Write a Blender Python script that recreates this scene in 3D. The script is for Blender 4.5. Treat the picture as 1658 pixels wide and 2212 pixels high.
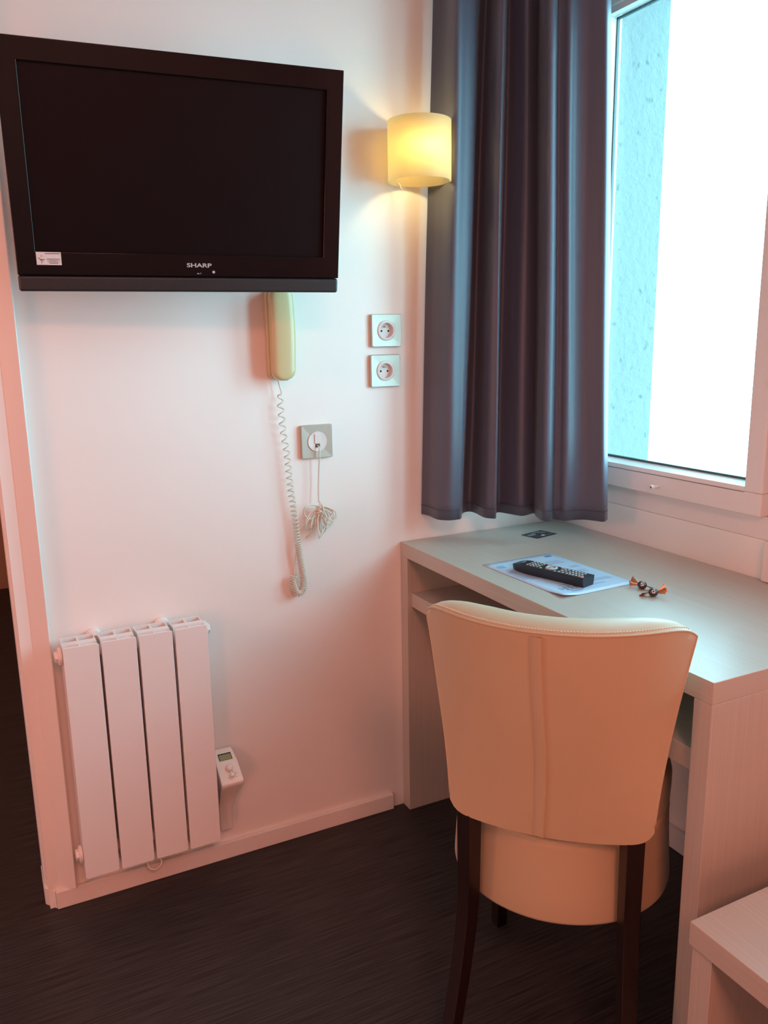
import bpy, bmesh, math, random
from mathutils import Vector, Matrix

random.seed(7)
PI = math.pi
for o in list(bpy.data.objects):
    bpy.data.objects.remove(o)
scene = bpy.context.scene
COL = scene.collection

# ------------------------------------------------------------------ camera
yaw, pitch, roll, fpx = 0.4628, -0.2114, -0.0171, 1767.01
cy, sy, cp, sp = math.cos(yaw), math.sin(yaw), math.cos(pitch), math.sin(pitch)
fw = Vector((sy*cp, cy*cp, sp)); rt = Vector((cy, -sy, 0)); up = rt.cross(fw)
cr, sr = math.cos(roll), math.sin(roll)
rt2 = cr*rt + sr*up; up2 = -sr*rt + cr*up
cam_d = bpy.data.cameras.new('camera')
cam = bpy.data.objects.new('camera', cam_d)
COL.objects.link(cam)
M = Matrix(((rt2.x, up2.x, -fw.x, -1.493), (rt2.y, up2.y, -fw.y, -1.8571), (rt2.z, up2.z, -fw.z, 1.2959), (0, 0, 0, 1)))
cam.matrix_world = M
cam_d.sensor_fit = 'VERTICAL'
cam_d.sensor_height = 36.0
cam_d.lens = fpx/2212*36.0
cam_d.clip_start = 0.02
scene.camera = cam

# ------------------------------------------------------------------ colour management
vs = scene.view_settings
vs.view_transform = 'Standard'
vs.look = 'None'
vs.gamma = 1
vs.exposure = 0.0
vs.use_curve_mapping = False

# ------------------------------------------------------------------ daylight and added warm fill lights
SKY_COL = (0.40, 0.86, 1.04, 1)
SKY_STR = 16.5            # towards the horizon; the sky darkens towards the zenith
world = bpy.data.worlds.new('overcast_sky')
scene.world = world
world.use_nodes = True
bg = world.node_tree.nodes['Background']
bg.inputs['Color'].default_value = SKY_COL
_n = world.node_tree.nodes; _l = world.node_tree.links
_tc = _n.new('ShaderNodeTexCoord'); _sp = _n.new('ShaderNodeSeparateXYZ'); _mr = _n.new('ShaderNodeMapRange')
_mr.inputs['From Min'].default_value = .30; _mr.inputs['From Max'].default_value = .75
_mr.inputs['To Min'].default_value = SKY_STR; _mr.inputs['To Max'].default_value = SKY_STR*.22
_l.new(_tc.outputs['Generated'], _sp.inputs[0]); _l.new(_sp.outputs['Z'], _mr.inputs['Value'])
_m2 = _n.new('ShaderNodeMapRange'); _mm = _n.new('ShaderNodeMath'); _mm.operation = 'MULTIPLY'
_m2.inputs['From Min'].default_value = -.30; _m2.inputs['From Max'].default_value = -.05
_m2.inputs['To Min'].default_value = .30; _m2.inputs['To Max'].default_value = 1.0      # darker ground below
_l.new(_sp.outputs['Z'], _m2.inputs['Value'])
_l.new(_mr.outputs[0], _mm.inputs[0]); _l.new(_m2.outputs[0], _mm.inputs[1])
_l.new(_mm.outputs[0], bg.inputs['Strength'])

def area(name, loc, target, sx, sy_, energy, col, portal=False, spread=PI):
    d = bpy.data.lights.new(name, 'AREA')
    d.shape = 'RECTANGLE'; d.size = sx; d.size_y = sy_
    d.energy = energy; d.color = col
    d.spread = spread
    o = bpy.data.objects.new(name, d); COL.objects.link(o)
    o.location = loc
    v = Vector(target)-Vector(loc)
    o.rotation_euler = v.to_track_quat('-Z', 'Y').to_euler()
    if portal: d.cycles.is_portal = True
    return o
# size runs up, size_y along the wall
area('window_portal', (0.20, -0.75, 1.50), (-1, -0.75, 1.50), 1.25, 1.30, 1, (1, 1, 1), portal=True)
WARM = (1.0, 0.285, 0.18)
area('warm_fill_overhead', (-1.5, -3.0, 2.42), (-1.5, -3.0, 0), 0.7, 0.7, 52, WARM)  # unseen area light added overhead as the main warm fill
area('warm_fill_low', (-2.45, -2.35, 0.80), (-0.6, -1.5, 0.6), 0.3, 0.35, 8, WARM)  # added low fill, out of view, to warm the bench front
area('warm_fill_left', (-2.75, -0.55, 1.35), (-1.3, -0.05, 1.0), 0.25, 0.35, 8, WARM)  # added fill, out of view, to warm the left of the wall
area('warm_fill_hall', (-2.3, 1.6, 2.42), (-2.3, 1.6, 0), 0.4, 0.4, 5, (1.0, 0.36, 0.2))  # unseen area light added in the hall as warm fill

# ------------------------------------------------------------------ helpers
def obj(name, bm, mat=None, parent=None, smooth=False, loc=None, rot=None):
    me = bpy.data.meshes.new(name)
    bmesh.ops.recalc_face_normals(bm, faces=bm.faces)
    bm.to_mesh(me); bm.free()
    o = bpy.data.objects.new(name, me); COL.objects.link(o)
    if mat: me.materials.append(mat)
    if smooth:
        for p in me.polygons: p.use_smooth = True
    if parent: o.parent = parent
    if loc: o.location = loc
    if rot: o.rotation_euler = rot
    return o

def autosmooth(o, deg=35):
    me = o.data
    for p in me.polygons: p.use_smooth = True
    me.set_sharp_from_angle(angle=math.radians(deg))

def bevel(o, w, seg=3):
    m = o.modifiers.new('bevel', 'BEVEL'); m.width = w; m.segments = seg
    m.limit_method = 'ANGLE'; m.angle_limit = math.radians(35)
    for p in o.data.polygons: p.use_smooth = True
    n = o.modifiers.new('wn', 'WEIGHTED_NORMAL'); n.keep_sharp = False
    return o

def thing(name, label, cat, loc=(0, 0, 0), rotz=0, group=None, rot=None):
    o = bpy.data.objects.new(name, None); COL.objects.link(o)
    o.empty_display_size = 0.05
    o.location = loc; o.rotation_euler = rot if rot else (0, 0, rotz)
    o['label'] = label; o['category'] = cat
    if group: o['group'] = group
    return o

def tag(o, label, cat, group=None):
    o['label'] = label; o['category'] = cat
    if group: o['group'] = group
    return o

def struct(o, label, cat='wall'):
    o['kind'] = 'structure'; o['label'] = label; o['category'] = cat
    return o

def box(bm, x0, x1, y0, y1, z0, z1, mat=None):
    v = [bm.verts.new((x, y, z)) for x in (x0, x1) for y in (y0, y1) for z in (z0, z1)]
    for f in ((0, 1, 3, 2), (4, 6, 7, 5), (0, 4, 5, 1), (2, 3, 7, 6), (0, 2, 6, 4), (1, 5, 7, 3)):
        bm.faces.new([v[i] for i in f])
    if mat is not None:
        bmesh.ops.transform(bm, matrix=mat, verts=v)
    return v

def bx(*a, mat=None):
    bm = bmesh.new(); box(bm, *a, mat=mat); return bm

def cyl(bm, p0, p1, r0, r1=None, n=24, caps=True):
    p0 = Vector(p0); p1 = Vector(p1); r1 = r0 if r1 is None else r1
    d = (p1-p0).normalized(); a = d.orthogonal().normalized(); b = d.cross(a)
    A = []; B = []
    for i in range(n):
        t = 2*PI*i/n; q = math.cos(t)*a+math.sin(t)*b
        A.append(bm.verts.new(p0+q*r0)); B.append(bm.verts.new(p1+q*r1))
    for i in range(n):
        j = (i+1) % n
        bm.faces.new((A[i], A[j], B[j], B[i]))
    if caps:
        bm.faces.new(A[::-1]); bm.faces.new(B)
    return A+B

def tube(bm, pts, r, n=8, closed=False, caps=True):
    pts = [Vector(p) for p in pts]; N = len(pts)
    rings = []; nrm = None
    for i, p in enumerate(pts):
        if closed: t = (pts[(i+1) % N]-pts[i-1]).normalized()
        else: t = (pts[min(i+1, N-1)]-pts[max(i-1, 0)]).normalized()
        if nrm is None: nrm = t.orthogonal().normalized()
        else:
            nrm = (nrm-t*nrm.dot(t))
            nrm = nrm.normalized() if nrm.length > 1e-6 else t.orthogonal().normalized()
        b = t.cross(nrm)
        rr = r[i] if isinstance(r, (list, tuple)) else r
        rings.append([bm.verts.new(p+rr*(math.cos(2*PI*k/n)*nrm+math.sin(2*PI*k/n)*b)) for k in range(n)])
    for i in range(N if closed else N-1):
        A = rings[i]; B = rings[(i+1) % N]
        for k in range(n):
            bm.faces.new((A[k], A[(k+1) % n], B[(k+1) % n], B[k]))
    if caps and not closed:
        bm.faces.new(rings[0][::-1]); bm.faces.new(rings[-1])

def lathe(bm, prof, n=48, axis='Z', c=(0, 0, 0), cap0=True, cap1=True):
    rings = []
    for r, h in prof:
        ring = []
        for i in range(n):
            t = 2*PI*i/n; a, b = r*math.cos(t), r*math.sin(t)
            if axis == 'Z': p = (c[0]+a, c[1]+b, c[2]+h)
            elif axis == 'Y': p = (c[0]+a, c[1]+h, c[2]+b)
            else: p = (c[0]+h, c[1]+a, c[2]+b)
            ring.append(bm.verts.new(p))
        rings.append(ring)
    for A, B in zip(rings, rings[1:]):
        for i in range(n):
            j = (i+1) % n
            bm.faces.new((A[i], A[j], B[j], B[i]))
    if cap0: bm.faces.new(rings[0][::-1])
    if cap1: bm.faces.new(rings[-1])

def grid(bm, P):
    V = [[bm.verts.new(p) for p in row] for row in P]
    for i in range(len(V)-1):
        for j in range(len(V[0])-1):
            bm.faces.new((V[i][j], V[i+1][j], V[i+1][j+1], V[i][j+1]))
    return V

def catmull(pts, sub=6):
    out = []
    n = len(pts)
    for i in range(n-1):
        p0 = pts[max(i-1, 0)]; p1 = pts[i]; p2 = pts[i+1]; p3 = pts[min(i+2, n-1)]
        for k in range(sub):
            t = k/sub
            out.append(tuple(0.5*((2*b)+(-a+c_)*t+(2*a-5*b+4*c_-d)*t*t+(-a+3*b-3*c_+d)*t**3)
                             for a, b, c_, d in zip(p0, p1, p2, p3)))
    out.append(tuple(pts[-1]))
    return out

def text_bm(s, width, height=None, depth=0.0004, bold=0.0):
    """flat lettering in XY plane, centred on the origin, scaled to a width"""
    cu = bpy.data.curves.new('lettering', 'FONT'); cu.body = s; cu.size = 1
    cu.extrude = 0.01; cu.offset = bold; cu.resolution_u = 4
    t = bpy.data.objects.new('lettering', cu); COL.objects.link(t)
    bpy.context.view_layer.update()
    dg = bpy.context.evaluated_depsgraph_get()
    me = bpy.data.meshes.new_from_object(t.evaluated_get(dg))
    bpy.data.objects.remove(t); bpy.data.curves.remove(cu)
    bm = bmesh.new(); bm.from_mesh(me); bpy.data.meshes.remove(me)
    xs = [v.co.x for v in bm.verts]; ys = [v.co.y for v in bm.verts]
    cx, cyy = (min(xs)+max(xs))/2, (min(ys)+max(ys))/2
    sx = width/(max(xs)-min(xs)); sy2 = height/(max(ys)-min(ys)) if height else sx
    for v in bm.verts:
        v.co = Vector(((v.co.x-cx)*sx, (v.co.y-cyy)*sy2, v.co.z/0.01*depth))
    return bm

# ------------------------------------------------------------------ materials
def mat(name, col, rough=0.5, metal=0.0, spec=0.5, coat=0.0, sheen=0.0, coat_rough=0.05):
    m = bpy.data.materials.new(name); m.use_nodes = True
    b = m.node_tree.nodes['Principled BSDF']
    b.inputs['Base Color'].default_value = (*col, 1)
    b.inputs['Roughness'].default_value = rough
    b.inputs['Metallic'].default_value = metal
    b.inputs['Specular IOR Level'].default_value = spec
    b.inputs['Coat Weight'].default_value = coat
    b.inputs['Coat Roughness'].default_value = coat_rough
    b.inputs['Sheen Weight'].default_value = sheen
    return m

def noisy(m, c1, c2, scale=(1, 1, 1), nscale=5.0, detail=6, bump=0.0, bscale=None, rough=None, lo=0.35, hi=0.65, dist=0.002):
    nt = m.node_tree; b = nt.nodes['Principled BSDF']
    tc = nt.nodes.new('ShaderNodeTexCoord'); mp = nt.nodes.new('ShaderNodeMapping')
    mp.inputs['Scale'].default_value = scale
    nz = nt.nodes.new('ShaderNodeTexNoise'); nz.inputs['Scale'].default_value = nscale; nz.inputs['Detail'].default_value = detail
    rp = nt.nodes.new('ShaderNodeValToRGB')
    rp.color_ramp.elements[0].position = lo; rp.color_ramp.elements[1].position = hi
    rp.color_ramp.elements[0].color = (*c1, 1); rp.color_ramp.elements[1].color = (*c2, 1)
    nt.links.new(tc.outputs['Object'], mp.inputs['Vector']); nt.links.new(mp.outputs[0], nz.inputs['Vector'])
    nt.links.new(nz.outputs['Fac'], rp.inputs[0]); nt.links.new(rp.outputs[0], b.inputs['Base Color'])
    if bump:
        bp = nt.nodes.new('ShaderNodeBump'); bp.inputs['Strength'].default_value = bump; bp.inputs['Distance'].default_value = dist
        src = nz
        if bscale:
            src = nt.nodes.new('ShaderNodeTexNoise'); src.inputs['Scale'].default_value = bscale; src.inputs['Detail'].default_value = 4
            nt.links.new(mp.outputs[0], src.inputs['Vector'])
        nt.links.new(src.outputs['Fac'], bp.inputs['Height']); nt.links.new(bp.outputs[0], b.inputs['Normal'])
    return m

M_wall = noisy(mat('wall_paint', (.8, .78, .74), 0.42, spec=.4), (.84, .835, .80), (.87, .865, .83), nscale=2, bump=.12, bscale=160, dist=.0006)
M_ceil = mat('ceiling_paint', (.8, .78, .75), 0.9)
M_trim = mat('trim_paint', (.80, .78, .745), 0.38)
M_floor = noisy(mat('floor_vinyl', (.02, .018, .017), 0.5, spec=.35), (.009, .009, .011), (.050, .047, .048), scale=(1.2, 40, 1), nscale=6, detail=8, bump=.25, lo=.3, hi=.72, dist=.0008)
M_lamX = noisy(mat('laminate_long', (.7, .64, .56), 0.36, spec=.5), (.475, .445, .385), (.525, .495, .435), scale=(110, 1.6, 110), nscale=3, detail=8, bump=.10, lo=.3, hi=.7, dist=.0006)
M_lamZ = noisy(mat('laminate_upright', (.7, .64, .56), 0.4), (.475, .445, .385), (.525, .495, .435), scale=(110, 110, 1.6), nscale=3, detail=8, bump=.10, lo=.3, hi=.7, dist=.0006)
M_leath = noisy(mat('cream_leather', (.78, .66, .47), 0.42, spec=.45, sheen=.15), (.505, .41, .265), (.54, .44, .29), nscale=4, bump=.10, bscale=420, dist=.0005)
M_thread = mat('cream_thread', (.85, .74, .55), .8)
M_darkwood = noisy(mat('dark_stained_wood', (.03, .015, .012), .38), (.010, .005, .005), (.018, .009, .008), scale=(40, 40, 2), nscale=4)
M_rad = mat('radiator_enamel', (.82, .80, .78), .30)
M_whitep = mat('white_plastic', (.82, .80, .75), .3)
M_creamp = mat('aged_cream_plastic', (.58, .50, .27), .28)
M_creamp2 = mat('aged_cream_plastic_base', (.60, .52, .30), .35)
M_cord = mat('cord_plastic', (.72, .68, .58), .45)
M_cham = mat('champagne_metal', (.50, .49, .43), .38, metal=.5)
M_sock = mat('socket_insert', (.72, .72, .70), .35)
M_black = mat('black_recess', (.004, .004, .004), .6)
M_steel = mat('steel_pin', (.8, .8, .78), .2, metal=1)
M_tvgloss = mat('television_gloss_black', (.004, .003, .004), .08, spec=.25)
M_tvmatte = noisy(mat('television_matte_black', (.02, .02, .022), .42), (.016, .016, .018), (.022, .022, .024), nscale=300)
M_screen = mat('television_screen', (.006, .003, .004), .36, spec=.14)
M_grey = mat('silver_print', (.45, .45, .46), .4)
M_paper = mat('white_paper', (.49, .69, .90), .38)
M_sticker = mat('sticker_paper', (.72, .68, .66), .5)
M_print = mat('dark_print', (.10, .08, .09), .6)
M_bluep = mat('blue_print', (.10, .28, .55), .5)
M_palep = mat('pale_blue_print', (.26, .38, .56), .5)
M_rem = mat('remote_plastic', (.018, .022, .03), .33)
M_btn = mat('grey_buttons', (.42, .48, .48), .4)
M_btnr = mat('red_button', (.75, .35, .3), .4)
M_btny = mat('yellow_button', (.65, .55, .05), .4)
M_btng = mat('green_button', (.1, .4, .2), .4)
M_btnb = mat('blue_button', (.05, .3, .6), .4)
M_card = mat('navy_card', (.012, .016, .035), .4)
M_foil = mat('copper_foil', (.62, .26, .15), .28, metal=.85)
M_candy = mat('brown_wrapper', (.05, .022, .022), .2, coat=.5)
M_ink = mat('white_print', (.8, .8, .8), .5)
M_pvc = mat('window_plastic', (.80, .78, .76), .3)
M_gask = mat('rubber_gasket', (.05, .09, .09), .5)
M_lcd = mat('lcd_display', (.26, .32, .17), .25)
M_ext = noisy(mat('rough_render', (.2, .2, .2), .95), (.06, .075, .075), (.165, .18, .18), nscale=38, bump=.8, bscale=60, dist=.006, lo=.24, hi=.38)

# curtain cloth
M_cur = mat('slate_curtain_cloth', (.082, .094, .135), .45, spec=.5, sheen=.15)
nt = M_cur.node_tree; b = nt.nodes['Principled BSDF']
b.inputs['Sheen Roughness'].default_value = .4
nz = nt.nodes.new('ShaderNodeTexNoise'); nz.inputs['Scale'].default_value = 900
tc = nt.nodes.new('ShaderNodeTexCoord'); bp = nt.nodes.new('ShaderNodeBump')
bp.inputs['Strength'].default_value = .15; bp.inputs['Distance'].default_value = .0004
nt.links.new(tc.outputs['Object'], nz.inputs['Vector']); nt.links.new(nz.outputs['Fac'], bp.inputs['Height']); nt.links.new(bp.outputs[0], b.inputs['Normal'])

# clear window glass: mostly transparent, a little mirror
M_glass = bpy.data.materials.new('window_glass'); M_glass.use_nodes = True
nt = M_glass.node_tree; nt.nodes.remove(nt.nodes['Principled BSDF'])
tr = nt.nodes.new('ShaderNodeBsdfTransparent'); tr.inputs[0].default_value = (.96, .99, .98, 1)
gl = nt.nodes.new('ShaderNodeBsdfGlossy'); gl.inputs['Roughness'].default_value = .02
lw = nt.nodes.new('ShaderNodeLayerWeight'); lw.inputs['Blend'].default_value = .5
pw = nt.nodes.new('ShaderNodeMath'); pw.operation = 'POWER'; pw.inputs[1].default_value = 5
fr = nt.nodes.new('ShaderNodeMath'); fr.operation = 'MULTIPLY_ADD'; fr.inputs[1].default_value = .8; fr.inputs[2].default_value = .04
nt.links.new(lw.outputs['Facing'], pw.inputs[0]); nt.links.new(pw.outputs[0], fr.inputs[0])
mx = nt.nodes.new('ShaderNodeMixShader')
nt.links.new(fr.outputs[0], mx.inputs[0]); nt.links.new(tr.outputs[0], mx.inputs[1]); nt.links.new(gl.outputs[0], mx.inputs[2])
nt.links.new(mx.outputs[0], nt.nodes['Material Output'].inputs['Surface'])

# opal lampshade
M_opal = bpy.data.materials.new('opal_shade'); M_opal.use_nodes = True
nt = M_opal.node_tree; nt.nodes.remove(nt.nodes['Principled BSDF'])
a_ = nt.nodes.new('ShaderNodeBsdfTranslucent'); a_.inputs[0].default_value = (.98, .88, .60, 1)
b_ = nt.nodes.new('ShaderNodeBsdfDiffuse'); b_.inputs[0].default_value = (.85, .78, .58, 1)
mx = nt.nodes.new('ShaderNodeMixShader'); mx.inputs[0].default_value = .25
nt.links.new(a_.outputs[0], mx.inputs[1]); nt.links.new(b_.outputs[0], mx.inputs[2])
nt.links.new(mx.outputs[0], nt.nodes['Material Output'].inputs['Surface'])
M_bulb = bpy.data.materials.new('lit_bulb'); M_bulb.use_nodes = True
nt = M_bulb.node_tree; nt.nodes.remove(nt.nodes['Principled BSDF'])
em = nt.nodes.new('ShaderNodeEmission'); em.inputs[0].default_value = (1.0, .72, .32, 1); em.inputs[1].default_value = 76
nt.links.new(em.outputs[0], nt.nodes['Material Output'].inputs['Surface'])

# ------------------------------------------------------------------ room shell
CE = 2.5
struct(obj('floor', bx(-3.3, 0.25, -4.6, 3.0, -.05, 0), M_floor), 'dark charcoal streaked wood effect vinyl floor', 'floor')
struct(obj('ceiling', bx(-3.3, 0.25, -4.6, 3.0, CE, CE+.05), M_ceil), 'white ceiling above the frame', 'ceiling')
struct(obj('wall_back', bx(-1.455, 0.25, 0, .10, 0, CE), M_wall), 'white wall carrying the television, sockets and radiator')
struct(obj('wall_rear', bx(-3.3, 0.25, -4.6, -4.5, 0, CE), M_wall), 'white wall behind the camera')
struct(obj('wall_left', bx(-3.3, -3.2, -4.5, 3.0, 0, CE), M_wall), 'white wall on the left of the room')
struct(obj('wall_hall', bx(-3.2, 0.25, 2.85, 2.95, 0, CE), mat('hall_panel', (.45, .25, .15), .5)), 'brown far wall of the entrance hall')
struct(obj('wall_passage', bx(-1.36, -1.30, .10, 2.85, 0, CE), M_wall), 'white wall beside the entrance passage')
# window wall with its opening
WY0, WY1, WZ0, WZ1 = -1.42, -.085, .853, 2.15
bm = bmesh.new()
box(bm, 0, .25, -4.5, WY0, 0, CE)
box(bm, 0, .25, WY1, 0, 0, CE)
box(bm, 0, .25, WY0, WY1, 0, WZ0)
box(bm, 0, .25, WY0, WY1, WZ1, CE)
struct(obj('wall_right', bm, M_wall), 'white wall under and around the window')
# rough rendered reveal outside the glass
bm = bmesh.new()
box(bm, .055, .215, -.125, WY1+.002, WZ0, WZ1)
struct(obj('trim_4', bm, M_ext), 'rough rendered outer reveal seen through the left of the window', 'window reveal')
# skirting boards
struct(bevel(obj('baseboard_back', bx(-1.440, -.5562, -.012, 0, 0, .045), M_trim), .002, 2), 'white painted skirting board under the radiator', 'baseboard')
struct(bevel(obj('baseboard_right', bx(-.012, 0, -1.0, -.036, 0, .06), M_trim), .002, 2), 'white skirting board under the window wall behind the chair', 'baseboard')
# wall end: door lining post and flat board
def prism(pts, z0, z1):
    bm = bmesh.new()
    A = [bm.verts.new((x, y, z0)) for x, y in pts]; B = [bm.verts.new((x, y, z1)) for x, y in pts]
    n = len(pts)
    for i in range(n): bm.faces.new((A[i], A[(i+1) % n], B[(i+1) % n], B[i]))
    bm.faces.new(A[::-1]); bm.faces.new(B)
    return bm
bm = prism([(-1.4615, .030), (-1.430, -.001), (-1.428, .0), (-1.455, .11), (-1.4615, .11)], .045, CE)
struct(bevel(obj('trim_1', bm, M_trim), .004, 3), 'white painted post closing the left end of the wall', 'door frame')
struct(bevel(obj('baseboard_left', prism([(-1.4635, .022), (-1.4405, -.0075), (-1.4405, .0), (-1.4555, .05), (-1.4555, .115), (-1.4635, .115)], 0, .045), M_trim), .0015, 2), 'short skirting piece wrapping the wall end', 'baseboard')
struct(bevel(obj('trim_2', prism([(-1.4295, -.0015), (-1.3965, -.0185), (-1.394, -.017), (-1.394, 0), (-1.4295, 0)], .045, CE), M_trim), .003, 3), 'narrow white upright board left of the radiator', 'trim')

# ------------------------------------------------------------------ window
win = struct(obj('window_1', (lambda bm: (box(bm, 0.001, .055, WY0, WY1, WZ0, .9049), box(bm, 0.001, .055, WY0, WY1, 2.115, WZ1),
      box(bm, 0.001, .055, WY0, WY0+.035, .9049, 2.115), box(bm, 0.001, .055, WY1-.03, WY1, .9049, 2.115), box(bm, .012, .055, -.735, -.68, .9049, 2.115), bm)[-1])(bmesh.new()), M_pvc),
      'white plastic window frame beside the grey curtain', 'window')
bevel(win, .002, 2)
def sash(y0, y1, xf, lab):
    # y0 (far from corner) < y1
    z0, z1 = .905, 2.115
    w = .045
    bm = bmesh.new()
    box(bm, xf, xf+.05, y0, y1, z0, .955)
    box(bm, xf, xf+.05, y0, y1, 2.06, z1)
    box(bm, xf, xf+.05, y0, y0+w, .955, 2.06)
    box(bm, xf, xf+.05, y1-w, y1, .955, 2.06)
    s = obj('window_sash', bm, M_pvc, win); bevel(s, .003, 3)
    bm = bmesh.new()
    gy0, gy1 = y0+w, y1-w
    # sloping glazing beads
    for (a0, a1, b0, b1) in (((gy0, .955), (gy1, .955), (gy0, .978), (gy1, .978)), ):
        v = [bm.verts.new(p) for p in ((xf+.002, gy0, .955), (xf+.002, gy1, .955), (xf+.004, gy1, .965), (xf+.004, gy0, .965),
                                       (xf+.034, gy1, .974), (xf+.034, gy0, .974), (xf+.044, gy1, .955), (xf+.044, gy0, .955))]
        for f in ((0, 1, 2, 3), (3, 2, 4, 5), (5, 4, 6, 7), (7, 6, 1, 0), (0, 3, 5, 7), (1, 6, 4, 2)):
            bm.faces.new([v[i] for i in f])
    box(bm, xf+.004, xf+.03, gy0, gy1, 2.045, 2.06)
    obj('glazing_bead', bm, M_pvc, s)
    obj('bead_joint', bx(xf-.0003, xf+.004, gy0, gy1, .9535, .9545), M_gask, s)
    bm = bmesh.new()
    g = .005
    box(bm, xf+.032, xf+.040, gy0, gy1, .974, .974+g); box(bm, xf+.032, xf+.040, gy0, gy1, 2.045-g, 2.045)
    box(bm, xf+.032, xf+.040, gy0, gy0+g*.6, .974, 2.045); box(bm, xf+.032, xf+.040, gy1-g*.6, gy1, .974, 2.045)
    obj('gasket', bm, M_gask, s)
    obj('pane', bx(xf+.034, xf+.038, gy0, gy1, .972, 2.047), M_glass, s)
    return s
sash(-.695, -.110, -.020, '')
sash(-1.385, -.742, -.012, '')
# drain / stop plug sticking out of the lower rail
kn = thing('window_stop', 'small white hollow peg sticking out of the lower window rail', 'window stop', (-.020, -.405, .928))
bm = bmesh.new(); lathe(bm, [(.0035, 0), (.0035, -.018), (.0062, -.020), (.0062, -.026), (.0052, -.0275), (.003, -.0275), (.003, -.024)], n=20, axis='X')
obj('peg', bm, M_whitep, kn, smooth=False); 
bm = bmesh.new(); lathe(bm, [(.0029, -.0240), (.0029, -.0246)], n=16, axis='X'); obj('hole', bm, M_black, kn)
# upright white board at the right edge, standing on the desk against the wall
struct(bevel(obj('trim_3', bx(-.016, 0, -.80, -.706, .767, .853), M_trim), .002, 2), 'low white upright board against the wall at the right end of the desk', 'trim')

# ------------------------------------------------------------------ curtain
CURT = [(-0.4595,-0.0078,-0.4209,-0.010,2.067),(-0.4541,-0.0377,-0.4128,-0.022,2.064),(-0.4568,-0.0877,-0.4100,-0.050,2.055),(-0.439,-0.1109,-0.4240,-0.119,2.03),
(-0.4176,-0.1143,-0.3931,-0.116,2.036),(-0.4003,-0.1089,-0.3575,-0.105,2.045),(-0.3645,-0.0584,-0.3351,-0.0823,2.056),(-0.3374,-0.0476,-0.3119,-0.0684,2.064),
(-0.3322,-0.0712,-0.3102,-0.0891,2.057),(-0.3421,-0.1279,-0.3285,-0.139,2.038),(-0.3325,-0.1497,-0.3249,-0.1558,2.033),(-0.3213,-0.15,-0.3146,-0.1554,2.034),
(-0.28,-0.0959,-0.2724,-0.1021,2.058),(-0.2619,-0.1271,-0.2616,-0.1273,2.052),(-0.2526,-0.1591,-0.2588,-0.1541,2.043),(-0.2387,-0.1642,-0.247,-0.1574,2.044),
(-0.2146,-0.1556,-0.2242,-0.1478,2.05),(-0.2039,-0.1554,-0.2135,-0.1476,2.052),(-0.224,-0.1958,-0.2359,-0.1861,2.036),(-0.2383,-0.2375,-0.2506,-0.2275,2.02),
(-0.2244,-0.2458,-0.2374,-0.2352,2.019),(-0.2066,-0.2378,-0.2205,-0.2265,2.025),(-0.1964,-0.2471,-0.2115,-0.2348,2.023),(-0.1909,-0.2659,-0.2083,-0.2518,2.018),
(-0.1644,-0.2694,-0.1878,-0.2504,2.022),(-0.1409,-0.2804,-0.1658,-0.2602,2.022),(-0.127,-0.3041,-0.1564,-0.2802,2.016),(-0.1164,-0.3227,-0.1476,-0.2973,2.012),(-0.0909,-0.3073,-0.1215,-0.2824,2.021)]
rows_b = catmull([(a, b_2, .835) for a, b_2, _, _, _ in CURT], 7)
rows_t = catmull([(c_, d_, 2.04) for _, _, c_, d_, _ in CURT], 7)
P = []
NZ = 40
for p, q in zip(rows_b, rows_t):
    row = []
    for k in range(NZ+1):
        z = .835+(CE-.07-.835)*k/NZ
        t = (z-.835)/(2.04-.835)
        wob = .0022*math.sin(3.1*z+40*p[0])*math.sin(PI*min(1, k/NZ*1.2))
        x = p[0]+(q[0]-p[0])*t + wob; y = p[1]+(q[1]-p[1])*t - wob*.6
        y = min(y, -.006)
        row.append((x, y, z))
    P.append(row)
bm = bmesh.new(); grid(bm, P)
cur = thing('curtain', 'slate grey satin curtain gathered in the corner beside the window', 'curtain', (0, 0, 0))
cl = obj('cloth', bm, M_cur, cur, smooth=True)
sm = cl.modifiers.new('solid', 'SOLIDIFY'); sm.thickness = .0016; sm.offset = 0
# hem stitching line
bm = bmesh.new()
tube(bm, [(r[0][0]-.0018, r[0][1]-.0021, .860) for r in P[::2]], .0006, n=5)
obj('hem_stitching', bm, mat('curtain_thread', (.05, .05, .065), .8), cl)
# rail on the ceiling
ct = thing('curtain_rail', 'white curved curtain rail under the ceiling above the curtain', 'curtain rail', (0, 0, 0))
bm = bmesh.new()
rp_ = catmull([(-.43, -.05, CE-.03), (-.30, -.13, CE-.03), (-.18, -.24, CE-.03), (-.12, -.45, CE-.03), (-.11, -.9, CE-.03), (-.11, -1.5, CE-.03)], 6)
tube(bm, rp_, .012, n=8)
obj('rail', bm, M_trim, ct, smooth=True)
bm = bmesh.new()
bm.free()
for i in (1, 18, 29):
    bm = bmesh.new(); cyl(bm, (rp_[i][0], rp_[i][1], CE-.025), (rp_[i][0], rp_[i][1], CE-.0005), .008, n=10)
    obj('rail_bracket', bm, M_trim, ct)

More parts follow.
